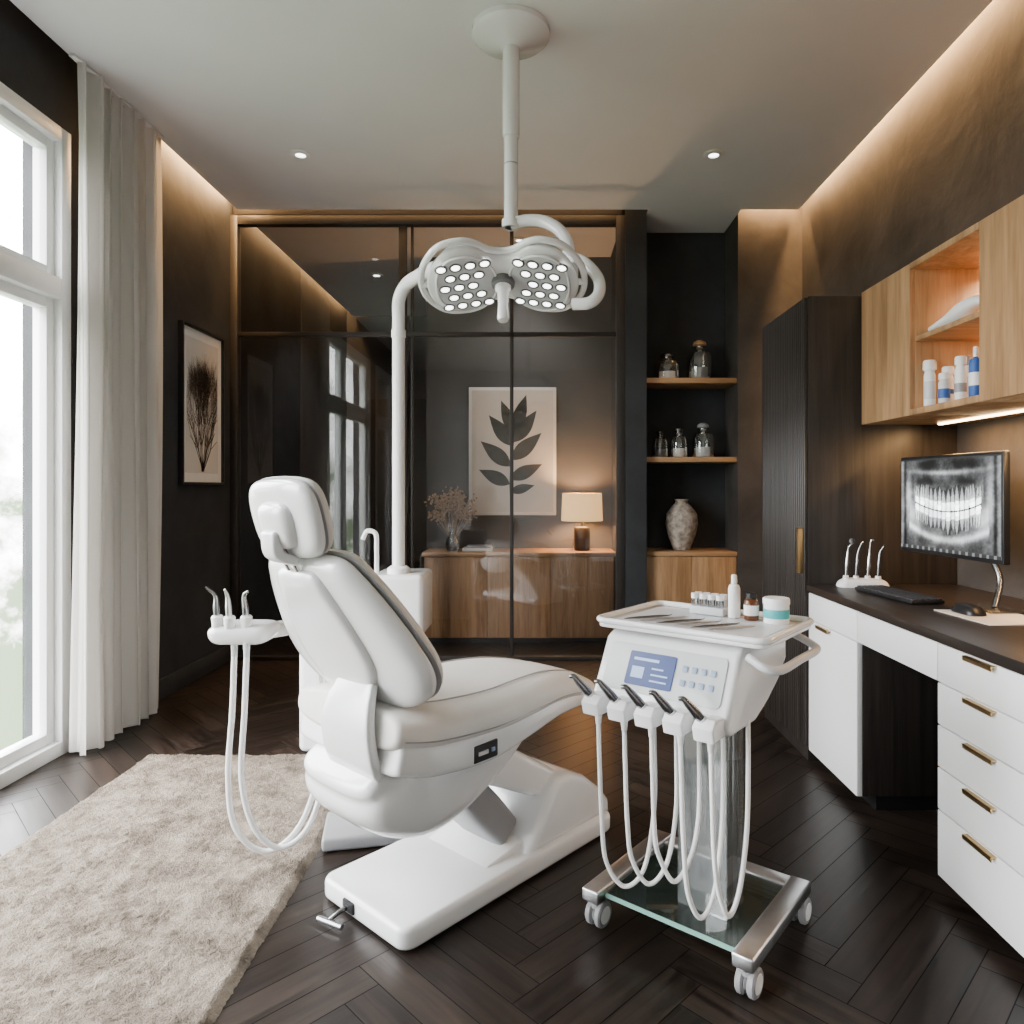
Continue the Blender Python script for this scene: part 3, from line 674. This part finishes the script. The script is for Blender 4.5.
# backrest
Lv=Vector((-.457,0,.889)); BO=Vector((-.003,0,.608)); wx=Vector((0,-1,0))
ezb=wx.cross(Lv)
bo=[(0,-.014),(.11,-.012),(.20,.006),(.272,.050),(.305,.115),(.292,.195),(.254,.29),(.208,.37),(.158,.422),(.06,.432),(0,.432)]
bo=bo+[(-a,b_) for a,b_ in bo[-2:0:-1]]
sgn=1 if ezb.x<0 else -1
back_dir=ezb*sgn
def cu(u,v): return -sgn*(.16*u*u)
def prs(sg,f,b_): return (f,b_) if sg>0 else (b_,f)
tf,tb=prs(sgn,.042,.012); pillow(e,'backrest_shell',bo,tf,tb,'white',BO,wx,Lv,18,12,2,6,deform=cu)
pillow(e,'backrest_piping',[(a*1.010,.205+(b_-.205)*1.010) for a,b_ in bo],.004,.004,'seam',BO-back_dir*.014,wx,Lv,8,8,2,6,deform=cu)
tf,tb=prs(sgn,.01,.036); pillow(e,'backrest_cushion',bo,tf,tb,'leather',BO-back_dir*.019,wx,Lv,16,7,2,6,deform=cu)
bi=[(0,.02),(.07,.025),(.115,.07),(.155,.14),(.148,.23),(.120,.33),(.085,.40),(0,.405)]; bi=bi+[(-a,b_) for a,b_ in bi[-2:0:-1]]
tf,tb=prs(sgn,.024,.004); pillow(e,'backrest_spine_panel',bi,tf,tb,'white',BO+back_dir*.036,wx,Lv,18,16,2,6,deform=lambda u,v:-sgn*.16*u*u)
loft(e,'backrest_arm',[(-.085,.660,.075,.012,8,-.055),(-.106,.61,.092,.014,8,-.055),(-.115,.55,.104,.015,8,-.055),(-.100,.47,.106,.016,8,-.055),(-.065,.41,.10,.016,8,-.055)],'white',44,.008)
loft(e,'arm_web',[(-.07,.60,.05,.03,6,-.055),(-.07,.52,.07,.04,6,-.055),(-.04,.45,.08,.04,6,-.055)],'lgrey',32,.01)
# headrest
HL=Vector((-.25,0,.968)); HO=Vector((-.245,0,1.078)); hb=Vector((-.968,0,-.25))
ho=[(.155,0),(.146,.06),(.105,.092),(0,.100),(-.105,.092),(-.146,.06),(-.155,0),(-.142,-.062),(-.095,-.092),(0,-.098),(.095,-.092),(.142,-.062)]
hs=1 if (wx.cross(HL)).dot(hb)>0 else -1
tf,tb=prs(hs,.026,.010); pillow(e,'headrest_shell',ho,tf,tb,'white',HO,wx,HL,12,8,2,6)
pillow(e,'headrest_piping',[(a*1.012,b_*1.012) for a,b_ in ho],.0035,.0035,'seam',HO-hb*.008,wx,HL,6,8,2,6)
tf,tb=prs(hs,.008,.033); pillow(e,'headrest_cushion',ho,tf,tb,'leather',HO-hb*.012,wx,HL,12,5,2,6)
tf,tb=prs(hs,.030,.01); pillow(e,'headrest_hub',[(a*.5,b_*.60) for a,b_ in ho],tf,tb,'white',HO+hb*.020-HL*.012,wx,HL,10,5,2,6)
p=HO+hb*.035
loft(e,'headrest_bracket',[(p.x-.005,p.z-.03,.035,.016,5),(p.x+.0,p.z-.075,.032,.014,5),(-.238,.975,.032,.012,5)],'white',28,.01)
for s in (-.02,.02): cyl(e,'headrest_rod_%s'%('a' if s<0 else 'b'),(-.228,s,.95),(p.x+.015,s,p.z-.06),.006,'chrome')
box(e,'headrest_latch',(-.245,0,.980),(.03,.06,.016),'darksteel',.004)
# foot pedal
tube(e,'pedal_rod',[(-.035,.05,.03),(-.07,.05,.03),(-.10,.06,.014)],.006,'darksteel',5)
tube(e,'pedal_bar',[(-.09,.01,.014),(-.11,.09,.014)],.008,'darksteel',3)
box(e,'pedal_socket',(-.042,.045,.035),(.02,.05,.03),'black',.004)
# ------------------------------------------------------------------ cuspidor unit + support pole
e=empty('cuspidor_unit')
boxes(e,'column',[bb(-1.05,-.60,3.03,3.30,.0,.58)],'white',.03,4)
boxes(e,'shoulder',[bb(-.72,-.49,2.92,3.20,.52,.785)],'white',.022,4)
lathe(e,'bowl',[(0,.0),(.05,.0),(.10,.04),(.12,.085),(.125,.09),(.11,.085),(.09,.045),(.04,.015),(0,.012)],(-.86,3.14,.58),'white2')
tube(e,'faucet',[(-.70,3.0,.78),(-.70,3.0,.90),(-.705,3.0,.955),(-.74,3.0,.965),(-.76,3.0,.93)],.010,'white2',8)
lathe(e,'pole_collar',[(0,0),(.05,0),(.048,.02),(.035,.03),(0,.03)],(-.61,3.02,.785),'white2')
tube(e,'pole',[(-.61,3.02,.79),(-.61,3.02,1.2),(-.61,3.02,1.7),(-.61,3.02,1.88),(-.603,3.0,1.96),(-.565,2.97,2.015),(-.50,2.90,2.03),(-.44,2.82,2.03),(-.40,2.76,2.02)],.027,'white2',8,20)
lathe(e,'pole_joint',[(0,0),(.031,0),(.031,.03),(0,.03)],(-.61,3.02,1.80),'white2')
e=empty('floor_junction_box',(-.58,2.32,0),rz=math.radians(12))
box(e,'cover',(0,0,.025),(.26,.2,.045),'grey',.012,3)
# ------------------------------------------------------------------ assistant instrument holder
e=empty('assistant_instrument_arm')
pillow(e,'tray',[(a-.885,b_+2.10) for a,b_ in rrect(.18,.15,.035,4)],.022,.035,'white',(0,0,.725),p=7,smooth_outline=False)
tube(e,'arm',[(-.83,2.14,.715),(-.78,2.35,.69),(-.80,2.75,.60),(-.82,3.02,.52)],.025,'white',6,16)
hx=[(-.945,2.05),(-.905,2.04),(-.86,2.05)]
for i,(x,y) in enumerate(hx):
    lathe(e,'holder_%d'%i,[(0,0),(.014,0),(.017,.03),(.013,.035),(0,.035)],(x,y,.742),'white2',18)
    tube(e,'handpiece_%d'%i,[(x,y,.76),(x-.003,y,.80),(x-.006,y,.835),(x-.03+.02*i,y-.01,.862-.006*i)],.006,'darksteel' if i!=1 else 'steel',6,12,rad=[.008,.009,.006,.003])
    o=.018*i
    if i<2:
        xs=x+.05; cyl(e,'hose_connector_%d'%i,(xs,y,.70),(xs,y,.655),.010,'lgrey',.008,16)
        tube(e,'hose_%d'%i,[(xs,y,.66),(xs-.006,y,.5),(xs-.018+o*.2,y,.3),(xs+.005+o,y,.15+o*.5),(xs+.085+o*.3,y+.02,.075+o*.9),(xs+.17-o*.4,y+.05,.13+o*.4),(xs+.215-o,y+.09,.27),(xs+.215-o,y+.14,.45),(xs+.19-o,y+.17,.62)],.0082,'white2',8,12)
# ------------------------------------------------------------------ cart
e=empty('dental_delivery_cart',(.42,1.85,0),rz=math.radians(-38.5)); K=e
for s,nm in ((-1,'a'),(1,'b')): boxes(e,'base_leg_'+nm,[bb(s*.205-.026,s*.205+.026,-.21,.19,.075,.108)],'steel',.005,3)
boxes(e,'base_crossbar',[bb(-.18,.18,.14,.19,.075,.105)],'steel',.005,3)
boxes(e,'glass_shelf',[bb(-.178,.178,-.178,.14,.086,.098)],'gglass',0)
boxes(e,'glass_shelf_edge',[bb(-.178,.178,-.180,-.178,.086,.098)],'gedge',0)
k=0
for sx in (-1,1):
    for sy in (-.18,.165):
        x,y=sx*.205,sy
        cyl(e,'caster_stem_%d'%k,(x,y,.078),(x,y,.058),.012,'steel')
        box(e,'caster_fork_%d'%k,(x,y+.006,.056),(.020,.036,.016),'grey',.004)
        for t in (-.014,.014):
            cyl(e,'caster_wheel_%d_%s'%(k,'l' if t<0 else 'r'),(x+t-.009,y+.010,.033),(x+t+.009,y+.010,.033),.033,'grey',seg=32,bev=.004)
            cyl(e,'caster_hub_%d_%s'%(k,'l' if t<0 else 'r'),(x+t-.0105,y+.010,.033),(x+t+.0105,y+.010,.033),.023,'white2',seg=24)
        k+=1
boxes(e,'acrylic_column',[bb(-.01,.12,-.10,-.094,.099,.60),bb(-.01,.12,.00,.006,.099,.60),bb(-.01,-.004,-.094,.0,.099,.60),bb(.114,.12,-.094,.0,.099,.60)],'acry',0)
boxes(e,'steel_post',[bb(.07,.115,-.05,-.02,.105,.62)],'steel',.004)
boxes(e,'rear_post',[bb(-.03,.03,.13,.16,.10,.62)],'steel',.006)
prof=[(-.225,.60),(-.232,.615),(-.155,.762),(-.13,.775),(.14,.775),(.15,.76),(.15,.70),(.10,.655),(.02,.615),(-.06,.585),(-.20,.585)]
prism(e,'head_body',prof,.37,'white',(-.19,0,0),(0,1,0),(0,0,1),bev=.014,seg=4)
pa=Vector((-.232,.615)); pb=Vector((-.155,.762)); dv=(pb-pa).normalized(); fdir=Vector((0,dv.x,dv.y)); nrm=Vector((0,-dv.y,dv.x)); fo=Vector((-.005,-.1935,.6885))
prism(e,'panel_fascia',rrect(.32,.120,.014,4),.003,'lgrey',fo+nrm*.0005+fdir*.012,(1,0,0),fdir,bev=.001)
DC=fo+nrm*.0035+fdir*.012+Vector((-.032,0,0))
prism(e,'display',rrect(.128,.084,.004,2),.003,'screenblue',DC,(1,0,0),fdir,bev=0)
flat(e,'display_graphics',[[(-.050,-.024),(-.016,-.024),(-.016,.004),(-.050,.004)],[(-.050,.020),(.020,.020),(.020,.027),(-.050,.027)],[(.004,-.028),(.050,-.028),(.050,-.024),(.004,-.024)],[(.004,-.013),(.050,-.013),(.050,-.009),(.004,-.009)],[(.004,.002),(.036,.002),(.036,.006),(.004,.006)]],'screenlight',DC+nrm*.0037,(1,0,0),fdir)
kk=0
for i in range(4):
    for j in range(2):
        prism(e,'button_%d'%kk,rrect(.015,.015,.003,2),.003,'button',fo+nrm*.0035+fdir*(.030-.034*j)+Vector((.058+.024*i,0,0)),(1,0,0),fdir,bev=.001); kk+=1
# tray
prism(e,'tray_floor',rrect(.46,.34,.03,5),.012,'white',(.012,.004,.785),bev=.003)
ro=rrect(.46,.34,.03,5); tube(e,'tray_rim',[(a+.012,b_+.004,.803) for a,b_ in ro],.008,'white',1,10,True)
prism(e,'tray_mat',rrect(.40,.28,.02,4),.002,'lgrey',(.01,0,.797),bev=0)
tube(e,'push_handle',[(.20,-.165,.765),(.245,-.17,.745),(.265,-.13,.738),(.265,0,.738),(.265,.12,.738),(.245,.15,.745),(.20,.15,.765)],.010,'lgrey',6,12)
# holders & handpieces
for i in range(5):
    x=-.155+.075*i; y=-.245; z=.612
    le=empty('holder_set_%d'%i,(x,y,z)); le.parent=e
    prism(le,'bracket',[(-.034,-.022),(-.042,.008),(-.022,.026),(.03,.022),(.03,-.022)],.052,'white',(-.026,0,0),(0,1,0),(0,0,1),bev=.006,seg=3)
    t0=Vector((.012,.0,-.012)); t1=Vector((-.042,-.046,.068))
    cyl(le,'sleeve',t0,t0.lerp(t1,.45),.014,'lgrey',.012,20)
    tube(le,'handpiece',[t0.lerp(t1,.35),t0.lerp(t1,.6),t0.lerp(t1,.85),t1,t1+Vector((-.010,-.004,.000))],.006,'darksteel',5,14,rad=[.010,.011,.009,.0065,.005])
    cyl(le,'hose_end',(.006,-.008,-.05),(.006,-.008,-.02),.007,'white2',.010,16)
    dpt=.40-.03*(i%3); r_=.085-.014*i
    tube(le,'hose',[(.006,-.008,-.045),(.008,-.006,-.15),(.010,.0,-.28),(.014,.015,-dpt),(.014+r_*.45,.04,-dpt-.060),(.012+r_*.95,.07,-dpt-.01),(.014+r_*1.05,.10,-.26),(.010+r_*.9,.13,-.12),(.008+r_*.8,.14,-.01)],.0056,'white2',8,12)
def on_tray(w,d): 
    return K.matrix_basis@Vector((w,d,.7995))
bpy.context.view_layer.update()
pv=on_tray(-.02,.105)
e=empty('vial_rack',pv,rz=math.radians(-38.5))
box(e,'rack',(0,0,.012),(.10,.045,.022),'lgrey',.003)
for i in range(4):
    for j in range(2):
        lathe(e,'vial_%d%d'%(i,j),[(0,.0),(.010,.0),(.010,.032),(0,.032)],(-.037+.0247*i,-.011+.022*j,.012),'lgrey' if j else 'jar',14)
        lathe(e,'vial_cap_%d%d'%(i,j),[(0,.031),(.0105,.031),(.0105,.045),(0,.045)],(-.037+.0247*i,-.011+.022*j,.012),'white2',14)
pv=on_tray(.055,.10); bottle('dropper_bottle',pv.x,pv.y,pv.z,.016,.115,'white2','white2',None,.4)
pv=on_tray(.105,.095); bottle('amber_bottle',pv.x,pv.y,pv.z,.019,.072,'amber','black','paper',.6)
pv=on_tray(.17,.10); e=empty('ointment_jar',pv)
lathe(e,'body',[(0,0),(.031,0),(.032,.003),(.032,.050),(0,.050)],(0,0,0),'white2'); lathe(e,'label',[(.0322,.014),(.0327,.015),(.0327,.036),(.0322,.037)],(0,0,0),'teal'); lathe(e,'lid',[(0,.050),(.034,.050),(.034,.062),(.032,.065),(0,.065)],(0,0,0),'white2')
for i in range(6):
    pv=on_tray(-.12+.048*i,-.05); e=empty('dental_hand_instrument',pv+Vector((0,0,.004)),rz=math.radians(-38.5+58))
    tube(e,'shaft',[(-.075,0,.0),(-.06,.0,.0),(-.03,0,0),(.03,0,0),(.06,0,0),(.072,.004,.002)],.003,'steel' if i%2 else 'darksteel',4,8,rad=[.001,.002,.0035,.0035,.002,.001])
# ------------------------------------------------------------------ surgical light
e=empty('surgical_ceiling_light')
lathe(e,'ceiling_canopy',[(0,0),(.03,-.0),(.05,.012),(.14,.04),(.156,.055),(.156,.075),(0,.075)],(-.116,2.80,ZC-.076),'white')
cyl(e,'pole_upper',(-.116,2.80,ZC-.07),(-.116,2.80,2.55),.034,'white')
cyl(e,'pole_lower',(-.116,2.80,2.56),(-.116,2.80,2.19),.028,'white')
lathe(e,'pole_ring',[(0,0),(.037,0),(.037,.03),(0,.03)],(-.116,2.80,2.19),'white')
cyl(e,'pole_label_ring',(-.116,2.80,2.44),(-.116,2.80,2.446),.0285,'seam')
tube(e,'swing_arm',[(-.116,2.80,2.205),(-.06,2.79,2.215),(.01,2.77,2.205),(.07,2.73,2.16),(.105,2.70,2.10),(.115,2.68,2.03),(.11,2.66,1.98)],.024,'white',8,18)
cyl(e,'swing_joint',(.112,2.66,2.0),(.112,2.66,1.92),.034,'white')
tube(e,'yoke_right',[(-.04,2.74,2.03),(.06,2.70,2.04),(.15,2.64,2.01),(.21,2.58,1.93),(.215,2.54,1.86),(.18,2.53,1.82),(.12,2.55,1.82)],.022,'white',8,16)
hd=empty('lamp_head',(-.137,2.60,1.935),rx=math.radians(-19),ry=math.radians(-1)); hd.parent=e
# angular twin-wing outline
ol=[(0,.120),(.045,.135),(.085,.170),(.125,.188),(.185,.186),(.228,.160),(.262,.105),(.278,.045),(.278,-.02),(.262,-.085),(.228,-.145),(.190,-.180),(.130,-.190),(.085,-.172),(.045,-.135),(0,-.120)]
ol=ol+[(-a,b_) for a,b_ in ol[-2:0:-1]]
DR=math.tan(math.radians(9))
dz=lambda u,v=0: -DR*(math.sqrt(u*u+.0012)-.0346)
pillow(hd,'body',ol,.058,.016,'white',(0,0,0),p=5,deform=dz,sub=4)
tube(hd,'bumper_rail',[(a*1.08,b_*1.09,.014+dz(a)) for a,b_ in ol],.0125,'white',4,12,True)
for s in (-1,1):
    nm='l' if s<0 else 'r'
    tube(hd,'rail_strut_'+nm,[(s*.24,0,.012+dz(.24)),(s*.30,0,.012+dz(.3))],.012,'white',3,10)
    pod=empty('pod_'+nm,(0,0,.006),ry=math.radians(9*s)); pod.parent=hd
    lob=[(s*a,b_) for a,b_ in ((.034,.070),(.060,.120),(.095,.152),(.140,.166),(.185,.160),(.218,.130),(.244,.070),(.250,.0),(.240,-.075),(.212,-.132),(.178,-.158),(.130,-.162),(.090,-.145),(.056,-.110),(.034,-.060),(.028,0))]
    pillow(pod,'lens_panel',lob if s>0 else lob[::-1],.004,.007,'lgrey',(0,0,-.0175),p=10,sub=4)
    tube(pod,'lens_rim',[(a,b_,-.021) for a,b_ in lob],.0055,'white',4,8,True)
    k=0
    for r_ in range(5):
        for c_ in range(4):
            x=s*(.064+.052*c_+(.026 if r_%2 else 0)); y=-.116+.058*r_
            if (abs(x)-.140)**4/.094**4+y**4/.142**4>1.05 or (abs(x)<.08 and abs(y)<.03): continue
            lathe(pod,'led_bezel_%d'%k,[(.0150,-.0252),(.0170,-.0275),(.0230,-.0265),(.0235,-.022)],(x,y,0),'bezel',20)
            lathe(pod,'led_lens_%d'%k,[(0,-.0278),(.010,-.0275),(.0160,-.0252)],(x,y,0),'led',18); k+=1
lathe(hd,'hub',[(0,-.045),(.036,-.045),(.042,-.04),(.045,-.014),(0,-.014)],(0,0,0),'bezel',32)
lathe(hd,'hub_ring',[(.0,-.052),(.028,-.052),(.030,-.045),(0,-.045)],(0,0,0),'white',32)
lathe(hd,'sterile_handle',[(0,-.19),(.018,-.188),(.022,-.178),(.018,-.12),(.021,-.07),(.03,-.055),(0,-.05)],(0,0,0),'white',28)
tube(hd,'top_link',[(.02,.02,.04),(.06,.05,.09),(.14,.07,.10)],.024,'white',6,14)
# ------------------------------------------------------------------ world
w=bpy.data.worlds.new('World'); S.world=w; w.use_nodes=True; nt=w.node_tree; bg=nt.nodes['Background']
tc=nt.nodes.new('ShaderNodeTexCoord'); sp=nt.nodes.new('ShaderNodeSeparateXYZ'); nt.links.new(tc.outputs['Generated'],sp.inputs[0])
n=nt.nodes.new('ShaderNodeTexNoise'); n.inputs['Scale'].default_value=14; n.inputs['Detail'].default_value=7; n.inputs['Roughness'].default_value=.65; nt.links.new(tc.outputs['Generated'],n.inputs['Vector'])
ad=nt.nodes.new('ShaderNodeMath'); ad.operation='MULTIPLY_ADD'; ad.inputs[1].default_value=1.1; nt.links.new(n.outputs['Fac'],ad.inputs[0])
nt.links.new(sp.outputs['Z'],ad.inputs[2])
r=nt.nodes.new('ShaderNodeValToRGB'); r.color_ramp.elements[0].position=.42; r.color_ramp.elements[1].position=.80
r.color_ramp.elements[0].color=(.06,.078,.048,1); r.color_ramp.elements[1].color=(.985,.985,1,1)
nt.links.new(ad.outputs[0],r.inputs['Fac']); nt.links.new(r.outputs['Color'],bg.inputs['Color']); bg.inputs['Strength'].default_value=32
# ------------------------------------------------------------------ camera
cd=bpy.data.cameras.new('camera'); cd.sensor_width=36; cd.lens=700/1024*36; cd.shift_x=-28/1024; cd.shift_y=-24/1024; cd.clip_start=.05
co=bpy.data.objects.new('camera',cd); COL.objects.link(co); co.location=(0,0,1.15); co.rotation_euler=(math.radians(90),0,0); S.camera=co
